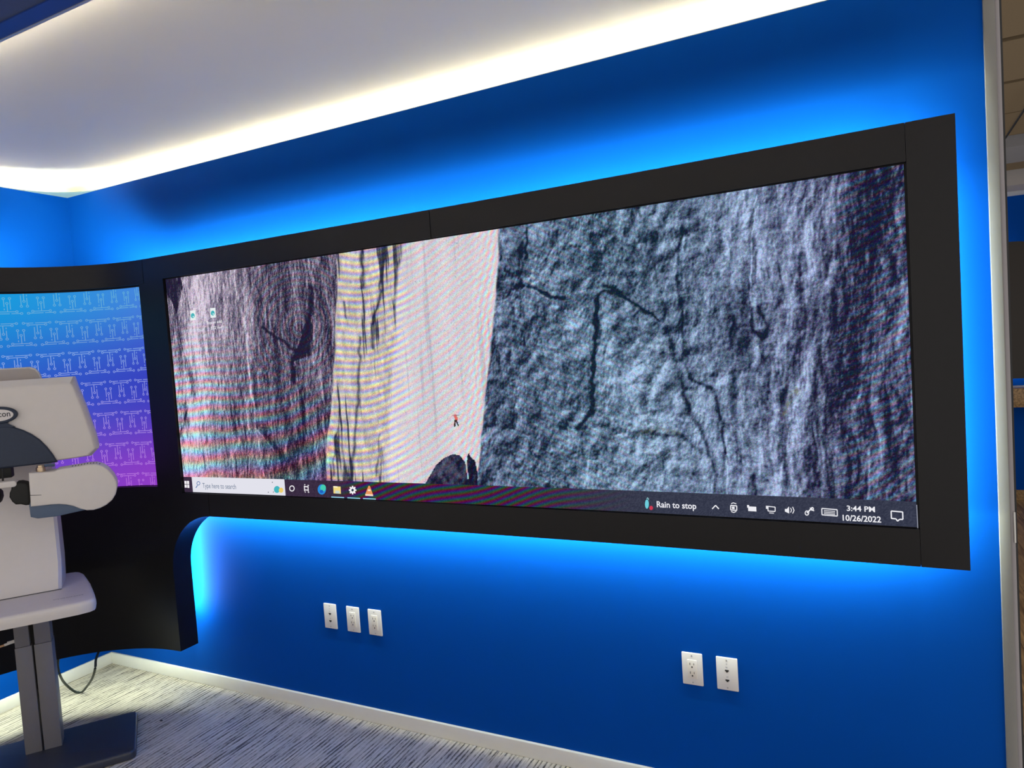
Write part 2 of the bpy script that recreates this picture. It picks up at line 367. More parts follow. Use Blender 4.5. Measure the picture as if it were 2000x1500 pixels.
def picture(X, Y, U, V):
    """rock-face wallpaper; X,Y where a point of the display shows in the photograph, U,V metres on the display"""
    lerp = lambda a, b, t: a + (b-a)*t[..., None]
    bl = np.interp(Y, [480, 560, 650, 760, 860, 960], [661, 660, 656, 650, 641, 636])          # dark / light pillar
    bm_ = np.interp(Y, [470, 560, 680, 800, 960], [786, 776, 768, 758, 748])                    # pillar / pale face
    br = np.interp(Y, [440, 520, 640, 720, 800, 870, 960], [975, 973, 962, 954, 945, 938, 930])  # pale face / blue rock
    jit = (fbm(X*0.05, Y*0.02, 3, 3)-0.5)
    # --- left dark rock
    g = fbm(U*26+1.2*fbm(U*6, V*4, 8), V*6, 11, 5)*0.55 + fbm(U*90, V*40, 12, 3)*0.45
    fine = RNG.random(X.shape)
    ax = U + 0.035*(fbm(U*7, V*4, 81, 3)-0.5); ra = lambda x, y: fbm(x*34, y*8, 83, 4) - 0.5*np.abs(fbm(x*60, y*16, 85, 3)-0.5) + 0.3*fbm(x*95, y*50, 87, 2)
    eA = ra(ax, V); eA = eA - ra(ax-0.005, V-0.003); eA = np.clip(eA/eA.std(), -2.5, 2.5)
    lumA = 0.45 - 0.13*eA + (g-0.5)*1.0 + (fine-0.5)*0.42
    lightA = np.exp(-((X-np.interp(Y, [540, 700, 950], [392, 385, 372]))/np.interp(Y, [540, 950], [40, 50]))**2)
    lumA += lightA*0.42 - 0.18*np.exp(-((X-560)/80)**2) - 0.10*sst(600, 640, X)
    lumA += 0.22*np.exp(-((X-470-0.09*(Y-520))/22)**2)*fbm(U*60, V*5, 14, 3)
    lumA -= 0.55*sst(0, 3, np.where(inpoly(X, Y, [(322, 541), (352, 538), (357, 560), (350, 592), (344, 612), (336, 590), (326, 575)]), 5, 0)).astype(float)
    lumA -= 0.35*np.exp(-(pl(X, Y, [(344, 600), (352, 640), (354, 690), (362, 710), (372, 740), (376, 770)], 4)/6)**2)
    for pts, w, k in (([(510, 640), (545, 660), (565, 682), (590, 690)], 3, .4), ([(608, 560), (606, 610), (598, 660), (568, 708), (572, 740)], 4, .45),
                      ([(572, 720), (580, 748)], 2.5, .4), ([(362, 805), (352, 850), (346, 860)], 2, .5), ([(592, 760), (590, 850), (585, 880)], 9, .25),
                      ([(360, 790), (366, 830)], 5, .35), ([(505, 830), (560, 900), (580, 920)], 6, .25), ([(400, 830), (402, 870)], 3, .3)):
        lumA -= k*np.exp(-(pl(X, Y, pts, 3)/w)**2)
    lumA -= 0.4*inpoly(X, Y, [(604, 618), (611, 640), (612, 680), (608, 694), (590, 700), (568, 708), (572, 696), (586, 670), (592, 640)])
    for pts, w, k in (([(482, 650), (484, 700), (492, 770), (500, 840), (515, 930)], 1.4, .4), ([(500, 836), (535, 880)], 1.2, .25),
                      ([(455, 540), (480, 640), (490, 700)], 2.2, .2), ([(380, 560), (376, 700)], 8, .1)):
        lumA += k*np.exp(-(pl(X, Y, pts, 2)/w)**2)
    lumA = np.clip(lumA, 0.03, 1.0)
    cA = lerp(np.array([28., 24, 48]), np.array([222., 208, 226]), lumA)
    # --- light pillar with dark vertical cracks
    crk = fbm((U+0.02*fbm(U*8, V*5, 21))*55, V*3.2, 22, 3)
    lumB = 0.82 + (fbm(U*70, V*25, 23, 3)-0.5)*0.4 + (fine-0.5)*0.2 - 0.65*sst(0.60, 0.74, crk)
    for pts, w, k in (([(706, 486), (709, 540), (706, 560)], 3.5, .65), ([(752, 480), (745, 545), (740, 580), (728, 630), (727, 680)], 2.6, .65),
                      ([(704, 660), (700, 730), (698, 800), (690, 900), (684, 940)], 3, .55), ([(783, 475), (772, 600), (775, 620)], 2, .5),
                      ([(665, 800), (655, 860), (650, 930)], 2, .45), ([(742, 850), (735, 930)], 2, .4), ([(672, 590), (675, 620)], 2, .5)):
        lumB -= k*np.exp(-(pl(X, Y, pts, 3)/w)**2)
    lumB = np.clip(lumB, 0.05, 1)
    cB = lerp(np.array([38., 40, 58]), np.array([226., 214, 208]), lumB)
    # --- pale face
    lumC = 0.90 + (fbm(U*20, V*2, 31, 3)-0.5)*0.12 + (fine-0.5)*0.13 - 0.12*sst(0.68, 0.8, fbm(U*75, V*2.0, 33, 2)) - 0.5*(RNG.random(X.shape) > 0.9972)
    cC = lerp(np.array([60., 66, 96]), np.array([229., 220, 224]), np.clip(lumC, 0, 1.05))
    # --- blue-grey rock on the right
    wx = U + 0.07*(fbm(U*4, V*3, 41, 3)-0.5); wy = V + 0.07*(fbm(U*4, V*3, 42, 3)-0.5)
    wst = sst(1250, 1560, X)
    def relief(x, y, sd):        # height of the rock: broad folds, ridges, pits
        r1 = fbm(x*6, y*6, sd, 3)*0.9 - np.abs(fbm(x*15, y*13, sd+5, 4)-0.5)*0.95
        r2 = fbm(x*10, y*2.6, sd+2, 3)*0.9 - np.abs(fbm(x*24, y*6, sd+7, 4)-0.5)*0.95
        return r1*(1-wst) + r2*wst + fbm(x*48, y*36, sd+9, 3)*0.26 + fbm(x*120, y*95, sd+13, 2)*0.10
    h0 = relief(wx, wy, 43); e1 = h0 - relief(wx-0.004, wy-0.005, 43); e2 = h0 - relief(wx-0.016, wy-0.014, 43)
    e1 = e1/e1.std(); e2 = e2/e2.std(); hn = (h0-h0.mean())/h0.std()
    g1 = np.clip(0.5+0.15*hn, 0, 1); g2 = fbm(wx*150, wy*105, 45, 3); rid = 1-np.abs(fbm(wx*7, wy*4, 46, 4)-0.5)*4
    streak = fbm(wx*34+wy*3, wy*5, 48, 4)
    lumD = 0.46 - 0.125*np.clip(e1, -2.5, 2.5) - 0.095*np.clip(e2, -2.4, 2.4) + 0.075*hn + (g2-0.5)*0.35 + (fine-0.5)*0.24 + (streak-0.5)*(0.12+0.4*wst)
    lumD -= 0.22*sst(0.86, 1.0, rid)*sst(0.45, 0.7, g1)
    lumD += 0.10*np.exp(-((X-1230)/150)**2-((Y-780)/130)**2) + 0.12*sst(1120, 1240, X)*sst(560, 900, Y)*(1-sst(1450, 1600, X))
    lumD += 0.16*np.exp(-((X-1455)/60)**2)*(1-sst(480, 640, Y)) + 0.14*np.exp(-((X-np.interp(Y, [340, 520, 700, 900], [1640, 1620, 1580, 1530]))/30)**2)
    lumD -= 0.27*sst(1590, 1700, X + 0.12*(Y-330)) + 0.14*(1-sst(960, 1060, X-0.12*(700-Y)*0))*(1-sst(760, 860, Y)) + 0.10*np.exp(-((X-1180)/130)**2-((Y-450)/70)**2)
    for pts, w, k in (([(1004, 561), (1016, 556), (1040, 563), (1062, 570), (1078, 578), (1100, 580)], 3.2, .6), ([(1164, 640), (1165, 600), (1170, 578), (1182, 570), (1202, 573), (1210, 577)], 4.0, .6),
                      ([(1166, 590), (1163, 640), (1160, 700), (1156, 770), (1158, 806), (1146, 812), (1126, 838)], 3.2, .65), ([(1210, 577), (1238, 594), (1262, 610), (1292, 627), (1300, 600)], 2.6, .55),
                      ([(1180, 556), (1212, 572)], 3, .5), ([(1030, 436), (1028, 470), (1024, 505)], 2.0, .5), ([(1152, 466), (1180, 458), (1188, 445)], 5, .4),
                      ([(1332, 440), (1322, 540), (1330, 600), (1335, 680), (1350, 740), (1388, 758)], 3.0, .35), ([(1335, 770), (1350, 810), (1375, 850), (1400, 930)], 4.0, .35),
                      ([(1466, 600), (1472, 640), (1490, 665), (1500, 640), (1480, 598)], 3.0, .4), ([(1388, 755), (1412, 830), (1416, 900)], 3.5, .4), ([(1432, 615), (1428, 680)], 3, .3),
                      ([(1540, 680), (1535, 760), (1530, 780)], 5, .25), ([(1160, 830), (1240, 845), (1330, 850), (1370, 880)], 4, .28), ([(1300, 640), (1320, 700), (1335, 760)], 5, .3),
                      ([(1398, 940), (1395, 965)], 4, .4), ([(1470, 930), (1476, 970)], 3, .3)):
        lumD -= 1.15*k*np.exp(-(pl(X, Y, pts, 3.5)/(1.2*w))**2)
    for pts, w, k in (([(1476, 380), (1470, 470), (1466, 585)], 1.6, .45), ([(1418, 860), (1420, 970)], 2.4, .35), ([(1150, 870), (1148, 960)], 2.0, .25),
                      ([(1638, 370), (1628, 500), (1600, 620), (1560, 760), (1530, 860), (1525, 940)], 4, .22), ([(1330, 790), (1290, 850), (1250, 900)], 5, .12),
                      ([(1555, 540), (1535, 640), (1532, 760)], 3, .22), ([(1045, 568), (1075, 583)], 1.5, .35)):
        lumD += k*np.exp(-(pl(X, Y, pts, 3)/w)**2)
    lumD = np.clip(lumD, 0.04, 1)
    cD = lerp(np.array([16., 22, 44]), np.array([178., 199, 236]), lumD)
    cD = cD + 8*np.exp(-((X-1180)/220)**2)[..., None]*np.array([-0.4, 0.7, 0.1])
    cD = cD + (sst(1380, 1650, X)*7)[..., None]*np.array([0.7, 0.0, 0.3])
    moss = np.exp(-(pl(X, Y, [(1558, 764), (1540, 790), (1532, 806)], 3)/5)**2)*0.6 + np.exp(-(pl(X, Y, [(1245, 848), (1290, 838), (1325, 845)], 3)/4)**2)*0.45
    cD = lerp(cD, np.array([98., 100, 72]), moss*sst(0.3, 0.6, g2))
    # --- join zones
    wob = jit*16
    c = cA; c = lerp(c, cB, sst(-2, 2, X-bl-wob*0.5)); c = lerp(c, cC, sst(-4, 6, X-bm_-wob)); c = lerp(c, cD, sst(-2.5, 2.5, X-br-wob*0.5))
    boul = [(822, 960), (836, 935), (852, 908), (866, 895), (884, 887), (898, 889), (908, 902), (911, 914), (913, 890), (916, 884), (919, 892), (928, 900), (933, 925), (933, 960)]
    ib = inpoly(X, Y, boul); cb = lerp(np.array([22., 24, 48]), np.array([120., 118, 140]), np.clip(0.3+(fbm(U*60, V*45, 61, 3)-0.5)*1.3+(fine-0.5)*0.3-0.3*sst(900, 930, X), 0, 1))
    c = np.where(ib[..., None], cb, c)
    c = np.where((pl(X, Y, [(911, 905), (914, 935)]) < 1.2)[..., None], np.array([190., 190, 200]), c)
    # climber on the pale face
    for pts, w, col in (([(889, 812), (891, 818)], 3.0, (225, 108, 96)), ([(884, 811), (896, 811)], 1.0, (150, 120, 120)), ([(889, 821), (888, 833)], 1.6, (48, 44, 44)), ([(891, 821), (895, 831)], 1.5, (48, 44, 44))):
        c = np.where((pl(X, Y, pts) < w)[..., None], np.array(col, float), c)
    # --- coloured interference bands of the pixel grid
    pw = 0.7*(fbm(U*5, V*5, 71, 2)-0.5); pa = 0.45+1.1*fbm(U*30, V*30, 72, 2)
    def bands(c, ph, amp, qs=(0.0, 0.40, 0.55)):
        ph = ph + pw; amp = amp*pa*(0.5+RNG.random(X.shape))
        k = np.stack([np.sin(2*math.pi*(ph+q)) for q in qs], -1)
        return c*(1+amp[..., None]*k*0.55) + amp[..., None]*k*26
    Yc = Y + 46*((X-430)/200)**2*np.sign(X-430)
    c = bands(c, (Yc-1040)**2/9500.0, 0.25*(1-sst(635, 660, X))*sst(640, 840, Y+0.25*(350-X)+60))
    rr = np.hypot((X-585)*1.0, (Y-640)*0.95)
    c = bands(c, rr/12.0, 0.11*(1-sst(640, 662, X))*sst(430, 540, X)*(1-sst(700, 790, Y)))
    c = bands(c, (Y+0.20*(X-700)-14*np.sin((X-650)/45))/14.6, 0.21*sst(-6, 6, X-bl)*(1-sst(765, 815, X)), (0.0, 0.14, 0.5))
    c = bands(c, (Y+0.75*(X-850)+0.0012*(X-850)**2)/17.0, 0.10*sst(760, 800, X)*(1-sst(955, 975, X)))
    c = bands(c, (X+0.22*(Y-700))/11.0, 0.12*np.exp(-((X-(br-14))/26)**2))
    c = bands(c, (Y-0.55*(X-1100))/13.0, 0.10*sst(960, 1000, X)*(1-sst(1120, 1350, X)))
    c = bands(c, (Y+0.62*(X-1700)+0.001*(X-1800)**2)/17.0, 0.17*sst(1600, 1680, X))
    return c + RNG.normal(0, 9, c.shape)
def display_grid(name, s0, s1, z0, z1, o, ns, nz, colour, m, parent):
    ss = np.linspace(s0, s1, ns); zz = np.linspace(z0, z1, nz)
    P2 = np.array([S(s, 0, o)[:2] for s in ss])
    co = np.empty((nz, ns, 3)); co[..., 0] = P2[:, 0]; co[..., 1] = P2[:, 1]; co[..., 2] = zz[:, None]
    X, Y = proj(co); U, V = np.meshgrid(ss-s0, z1-zz)
    rgb = lin(np.clip(colour(X, Y, U, V), 0, 255))
    me = bpy.data.meshes.new(name); idx = np.arange(ns*nz).reshape(nz, ns)
    q = np.stack([idx[:-1, :-1], idx[:-1, 1:], idx[1:, 1:], idx[1:, :-1]], -1).reshape(-1, 4)
    me.vertices.add(ns*nz); me.vertices.foreach_set('co', co.ravel())
    me.loops.add(q.size); me.loops.foreach_set('vertex_index', q.ravel().astype(np.int32))
    me.polygons.add(len(q)); me.polygons.foreach_set('loop_start', (np.arange(len(q))*4).astype(np.int32))
    me.update(calc_edges=True)
    at = me.color_attributes.new('picture', 'FLOAT_COLOR', 'POINT')
    at.data.foreach_set('color', np.concatenate([rgb, np.ones((*rgb.shape[:2], 1))], -1).astype(np.float32).ravel())
    me.validate(); return link(name, me, m, parent)

tv = thing('led_display', 'very wide display showing grey rock wallpaper and a desktop taskbar', 'display')
slab('display_back', SS0, SS1, ZS0, ZS1, -0.016, -0.06, M['bezel'], tv)
scr = display_grid('screen', SS0+0.004, SS1-0.006, ZS0+0.003, ZS1-0.004, -0.012, 1120, 376, picture, display_mat('display_picture', 1.0, 0.22), tv)
# desktop furniture drawn on the display, traced on its surface
GL = {}
def gcol(c):
    c = tuple(c)
    if c not in GL: GL[c] = glow('display_%02x%02x%02x' % c, lin(c), 1.0, False)
    return GL[c]
OV = -0.0112
def flat(name, polys, c, layer=1, parent=None):
    bm = bmesh.new(); o = OV + 0.0006*layer
    for pts in polys:
        vs = []
        for p in pts:
            s, z = cut(p[0], p[1], o); vs.append(bm.verts.new(S(s, z, o)))
        bm.faces.new(vs)
    me = bpy.data.meshes.new(name); bmesh.ops.triangulate(bm, faces=bm.faces[:]); bm.to_mesh(me); bm.free()
    return link(name, me, gcol(c), parent or scr)
def band(name, s0, s1, z0, z1, c, layer=0):
    bm = bmesh.new(); o = OV + 0.0006*layer; ss = np.linspace(s0, s1, max(2, int((s1-s0)/0.04)))
    A = [bm.verts.new(S(s, z0, o)) for s in ss]; B = [bm.verts.new(S(s, z1, o)) for s in ss]
    for i in range(len(ss)-1): bm.faces.new((A[i], A[i+1], B[i+1], B[i]))
    me = bpy.data.meshes.new(name); bm.to_mesh(me); bm.free(); return link(name, me, gcol(c), scr)
_tc = {}
def text_mesh(body, bold=0.0):
    cu = bpy.data.curves.new('t', 'FONT'); cu.body = body; cu.size = 1.0; cu.offset = bold; cu.resolution_u = 3
    ob = bpy.data.objects.new('t', cu); COL.objects.link(ob)
    dg = bpy.context.evaluated_depsgraph_get(); dg.update()
    me = bpy.data.meshes.new_from_object(ob.evaluated_get(dg))
    bpy.data.objects.remove(ob); bpy.data.curves.remove(cu)
    v = np.empty(len(me.vertices)*3); me.vertices.foreach_get('co', v); v = v.reshape(-1, 3)
    me.materials.clear(); return me, v
def screen_text(name, body, pl_, pr_, py_l, h_px, c, bold=0.0, layer=2):
    """text whose ink spans the pixel columns pl_..pr_, baseline at py_l, capital height h_px"""
    me, v = text_mesh(body, bold); o = OV + 0.0006*layer
    s0, z0 = cut(pl_, py_l, o); s1, _ = cut(pr_, py_l, o); _, z1 = cut(pl_, py_l-h_px, o)
    x0, x1 = v[:, 0].min(), v[:, 0].max(); kz = (z1-z0)/0.69
    out = np.array([S(s0 + (x-x0)/(x1-x0)*(s1-s0), z0 + y*kz, o) for x, y, _ in v])
    me.vertices.foreach_set('co', out.ravel()); me.update(); return link(name, me, gcol(c), scr)
ZTB = 1.131
# taskbar in tone steps as it shows: maroon grey at left, slate at right
bar = band('taskbar', SS0+0.004, SS1-0.006, ZS0+0.003, ZTB, (52, 50, 70))
def barcol(X, Y, U, V):
    t = sst(900, 1300, X)[..., None]
    c = np.array([58., 44, 66])*(1-t) + np.array([54., 58, 76])*t
    k = np.stack([np.sin(2*math.pi*((Y+0.28*(X-850)+6*np.sin(X/40))/13.0+q)) for q in (0, 0.4, 0.7)], -1)
    a = (sst(640, 720, X)*(1-sst(1000, 1250, X)))[..., None]
    n = RNG.random(X.shape)[..., None]-0.5
    return c + a*k*34 + n*18
bpy.data.objects.remove(bar)
bar = display_grid('taskbar', SS0+0.004, SS1-0.006, ZS0+0.003, ZTB, OV, 900, 26, barcol, display_mat('taskbar_picture', 1.0, 0.1), scr)
s_a, _ = cut(376, 948, OV); s_b, _ = cut(557, 955, OV)
band('search_box', s_a, s_b, ZS0+0.004, ZTB+0.0005, (226, 226, 236), 1)
def rect(cx, cy, w, h, sk=0.06): return [(cx-w, cy-h-sk*w), (cx+w, cy-h+sk*w), (cx+w+0.1*h, cy+h+sk*w), (cx-w+0.1*h, cy+h-sk*w)]
def ring(cx, cy, r0, r1, n=20, ry=1.15):
    A = [(cx+r0*math.cos(2*math.pi*k/n), cy+r0*ry*math.sin(2*math.pi*k/n)) for k in range(n)]
    B = [(cx+r1*math.cos(2*math.pi*k/n), cy+r1*ry*math.sin(2*math.pi*k/n)) for k in range(n)]
    return [[A[k], A[(k+1) % n], B[(k+1) % n], B[k]] for k in range(n)]
def disc(cx, cy, r, n=20, ry=1.15): return [(cx+r*math.cos(2*math.pi*k/n), cy+r*ry*math.sin(2*math.pi*k/n)) for k in range(n)]
def stroke(pts, w):
    out = []
    for (ax, ay), (bx, by) in zip(pts, pts[1:]):
        d = math.hypot(bx-ax, by-ay) or 1; nx, ny = -(by-ay)/d*w/2, (bx-ax)/d*w/2
        out.append([(ax+nx, ay+ny), (bx+nx, by+ny), (bx-nx, by-ny), (ax-nx, ay-ny)])
    return out
flat('start_icon', [rect(362.2, 942.2, 2.1, 3.0), rect(367.2, 942.4, 2.1, 3.2), rect(362.6, 949.4, 2.1, 3.0), rect(367.6, 949.8, 2.1, 3.2)], (240, 236, 240))
flat('search_icon', ring(387.5, 944, 2.4, 3.5) + stroke([(385.6, 948), (382.6, 953)], 1.4), (70, 110, 170), 2)
screen_text('search_text', 'Type here to search', 396, 461, 953, 9.6, (92, 112, 140))
flat('weather_icon', [disc(541, 956, 6.0)], (70, 180, 190), 2); flat('weather_icon', [disc(549, 957.5, 4.4)], (236, 206, 110), 3)
for dx_, dy_ in ((524, 961.5), (532, 942), (534, 961)): flat('weather_dot', [disc(dx_, dy_, 0.9)], (60, 70, 90), 2)
flat('round_icon', ring(570.2, 954, 3.6, 5.2), (242, 240, 244))
flat('task_view_icon', [rect(598, 957, 3.4, 1.0), rect(598, 950.5, 3.4, 1.0), rect(594.4, 954, 0.9, 5.2), rect(601.6, 954.6, 0.9, 5.2), rect(596.2, 961, 1.0, 0.9), rect(602.5, 961.4, 1.3, 0.9), rect(595.2, 946.6, 1.0, 0.9), rect(602, 948, 1.3, 0.9)], (236, 232, 238))
flat('browser_icon', [disc(628.5, 956, 8.0, 28, 1.25)], (42, 140, 220)); flat('browser_icon', [disc(631, 953, 5.6, 20, 1.2)], (70, 205, 180), 2); flat('browser_icon', [disc(628, 960, 3.6, 16, 0.9)], (34, 96, 190), 3)
flat('folder_icon', [rect(658, 957, 7.2, 7.0)], (240, 214, 130)); flat('folder_icon', [rect(655, 951, 4.0, 1.4)], (250, 240, 200), 2); flat('folder_icon', [rect(659, 961, 4.2, 2.6)], (200, 214, 204), 2)
flat('gear_icon', ring(688.6, 957.3, 2.4, 5.4) + [rect(688.6+6.0*math.cos(a), 957.3+6.9*math.sin(a), 1.3, 1.5) for a in np.arange(8)*math.pi/4], (244, 242, 246))
flat('cone_icon', [[(719.6, 949), (722.4, 949), (728.5, 966), (713.5, 965)]], (232, 150, 92)); flat('cone_icon', [rect(721, 957.5, 2.7, 1.6), rect(721, 967, 7.6, 1.6)], (244, 224, 204), 2)
for cx, cy in ((659.5, 971.3), (691, 972.8), (721.5, 974.2)): flat('running_mark', [rect(cx, cy, 12.5, 0.9, 0.05)], (150, 215, 240))
flat('weather_tray_icon', [disc(1263.5, 984.5, 3.8, 16, 2.4)], (110, 205, 220)); flat('weather_tray_icon', stroke([(1263, 974), (1265, 972), (1267, 976)], 1.4), (150, 210, 215), 2); flat('weather_tray_icon', [disc(1271.8, 992, 3.6)], (205, 58, 84), 2)
screen_text('weather_text', 'Rain to stop', 1283, 1360, 990.5, 11.5, (232, 232, 240), 0.018)
flat('tray_icon', stroke([(1391, 994), (1397.5, 987), (1404, 994)], 2.2), (236, 236, 240))
WT = (236, 236, 242)
flat('tray_icon', stroke([(1427, 987), (1439, 988), (1439, 997), (1427, 996), (1427, 987)], 2.0) + [rect(1432, 992, 2.6, 2.4)] + stroke([(1428, 984), (1432, 982), (1438, 984)], 1.6) + stroke([(1428, 999), (1433, 1001), (1438, 999)], 1.6), WT)
flat('tray_icon', [rect(1469, 994, 8.0, 4.6), rect(1461, 989, 2.0, 2.6)], WT)
flat('tray_icon', stroke([(1500, 989), (1514, 990.5), (1514, 999), (1500, 998), (1500, 989)], 1.8) + [rect(1498, 991, 2.2, 3.0), rect(1507, 1002, 4.5, 0.8)], WT)
flat('tray_icon', [[(1533, 994), (1537, 994), (1541, 989), (1541.5, 1003), (1537, 999), (1533, 999)]] + stroke([(1544, 992), (1546, 996.5), (1544, 1001)], 1.6) + stroke([(1548, 990), (1551, 997), (1548, 1003)], 1.6), WT)
flat('tray_icon', ring(1576, 1002, 2.6, 4.4) + stroke([(1576, 1002), (1587, 991)], 2.6) + ring(1586.5, 994, 1.6, 3.2) + stroke([(1582, 992), (1590, 998)], 2.0), WT)
flat('tray_icon', stroke([(1605, 993), (1635, 995.5), (1635.5, 1008), (1605.5, 1005.5), (1605, 993)], 2.0) + stroke([(1609, 997), (1631, 999)], 1.3) + stroke([(1609, 1000), (1631, 1002)], 1.3) + stroke([(1609, 1003), (1631, 1005)], 1.3), WT)
screen_text('clock_text', '3:44 PM', 1654, 1709, 997.5, 10.0, (236, 236, 242), 0.02)
screen_text('clock_text', '10/26/2022', 1646, 1721, 1016.5, 11.0, (236, 236, 242), 0.02)
flat('tray_icon', stroke([(1740.5, 998), (1763, 1000), (1763.5, 1014.5), (1757, 1014.3), (1753, 1018), (1750, 1013.4), (1741, 1012.6), (1740.5, 998)], 2.4), WT)
flat('tray_icon', [[(1789.6, 986), (1791.2, 986), (1793.4, 1031.5), (1791.8, 1031.4)]], (150, 154, 170))
for cx, cy in ((376.5, 616), (415.5, 611)):
    flat('desktop_icon', [rect(cx, cy, 5.2, 9.6, -0.08)], (232, 240, 240)); flat('desktop_icon', [disc(cx, cy+0.5, 3.8, 18, 1.3)], (70, 178, 186), 2)
    flat('desktop_icon', [disc(cx+1, cy+2.4, 1.3)], (200, 236, 236), 3)
screen_text('icon_caption', '12.57N', 372, 391, 637, 5, (228, 226, 236)); screen_text('icon_caption', 'Topcon Opt', 364, 397, 650, 5, (228, 226, 236))
screen_text('icon_caption', 'Topcon eddi', 403, 434, 633.5, 5.4, (242, 240, 246), 0.01); screen_text('icon_caption', '5.22 Ver 1', 412, 437, 643.5, 5.4, (242, 240, 246), 0.01)
s_c, z_c = cut(1773.5, 318, 0.0)
flat('light_leak_patch', [rect(1774, 317.5, 2.4, 1.4)], (120, 190, 250), 3, tv)  # glowing patch painted in for backlight leaking through the frame gap, no lamp

# ------------------------------------------------------------------ backlit circuit-pattern graphic on the curved corner
lb = thing('lightbox_graphic', 'curved backlit panel, cyan to purple with circuit-line letter pattern', 'light panel')
GZ0, GZ1, GS1, GS0 = 1.085, 2.042, -3.037, SE+0.15
def gradient(X, Y, U, V):
    u = np.clip((U-(GS1-GS0)+0.95)/0.95, 0, 1); v = V/(GZ1-GZ0)
    top = np.array([2., 168, 226])*(1-u[..., None]) + np.array([74., 136, 226])*u[..., None]
    mid = np.array([44., 108, 208])*(1-u[..., None]) + np.array([58., 66, 196])*u[..., None]
    low = np.array([108., 66, 206])*(1-u[..., None]) + np.array([148., 62, 200])*u[..., None]
    t1 = sst(0.0, 0.5, v)[..., None]; t2 = sst(0.45, 1.0, v)[..., None]
    return (top*(1-t1)+mid*t1)*(1-t2)+low*t2
slab('light_box', GS0, GS1, GZ0-0.002, GZ1+0.007, -0.03, -0.07, M['bezel'], lb)
gp = display_grid('graphic_print', GS0, GS1, GZ0, GZ1, -0.024, 120, 40, gradient, display_mat('lightbox_picture', 0.95), lb)
def glyph_polys():
    P = []; w = 0.0031
    def seg(a, b, w=w):
        d = math.hypot(b[0]-a[0], b[1]-a[1]); nx, ny = -(b[1]-a[1])/d*w/2, (b[0]-a[0])/d*w/2
        P.append([(a[0]+nx, a[1]+ny), (b[0]+nx, b[1]+ny), (b[0]-nx, b[1]-ny), (a[0]-nx, a[1]-ny)])
    def rg(c, r=0.0046, w=0.0028, n=12):
        for k in range(n):
            a0, a1 = 2*math.pi*k/n, 2*math.pi*(k+1)/n
            P.append([(c[0]+(r-w/2)*math.cos(a0), c[1]+(r-w/2)*math.sin(a0)), (c[0]+(r-w/2)*math.cos(a1), c[1]+(r-w/2)*math.sin(a1)),
                      (c[0]+(r+w/2)*math.cos(a1), c[1]+(r+w/2)*math.sin(a1)), (c[0]+(r+w/2)*math.cos(a0), c[1]+(r+w/2)*math.sin(a0))])
    seg((-0.047, 0.036), (-0.013, 0.036)); seg((-0.007, 0.036), (0.047, 0.036)); rg((-0.0515, 0.036)); rg((0.0515, 0.036))
    seg((-0.030, 0.027), (0.030, 0.027)); rg((-0.0345, 0.027)); rg((0.0345, 0.027))
    seg((0, 0.027), (0, -0.008)); rg((0, -0.0125)); seg((-0.0115, 0.016), (-0.0115, -0.031)); rg((-0.0115, -0.0355))
    seg((0.0115, 0.004), (0.0115, -0.031)); rg((0.0115, -0.0355)); seg((0.0115, 0.019), (0.0115, 0.011))
    return P
GP = glyph_polys()
GA = cut(191.2, 625.5, -0.0225); GA2 = cut(134.5, 630.5, -0.0225); GPX = GA[0]-GA2[0]; GA3 = cut(212.5, 686.5, -0.0225); GPZ = 0.985*(GA[1]-GA3[1])
def pattern():
    vs, fs, cs = [], [], []
    for row in range(-1, 8):
        for colm in range(-4, 13):
            for inv in (0, 1):
                s0 = GA[0] - GPX*colm + 0.041*(row-1) - (0.0 if inv == 0 else -0.5*GPX)
                z0 = GA[1] - GPZ*(row-1) - 0.033 - (0.033 if inv else 0.0)
                for q in GP:
                    pts = []
                    for x, y in q:
                        if inv: x, y = -x, -y
                        pts.append((s0 + x, z0 + y))
                    sm = np.mean([p[0] for p in pts]); zm = np.mean([p[1] for p in pts])
                    if not (GS0+0.01 < sm < GS1-0.003 and GZ0+0.003 < zm < GZ1-0.003): continue
                    b = len(vs); fs.append(tuple(range(b, b+4)))
                    for s, z in pts:
                        s = min(s, GS1); z = min(max(z, GZ0), GZ1); vs.append(S(s, z, -0.0225))
                        v = (GZ1-z)/(GZ1-GZ0); cs.append((*lin((np.array([112., 200, 240])*(1-v)+np.array([196., 118, 232])*v)*(0.94 if v < 0.3 else 1.0)), 1))
    me = bpy.data.meshes.new('circuit_pattern'); me.from_pydata(vs, [], fs)
    at = me.color_attributes.new('picture', 'FLOAT_COLOR', 'POINT'); at.data.foreach_set('color', np.array(cs, np.float32).ravel())
    o = link('circuit_pattern', me, display_mat('lightbox_lines', 0.9), lb); o['kind'] = 'stuff'
pattern()

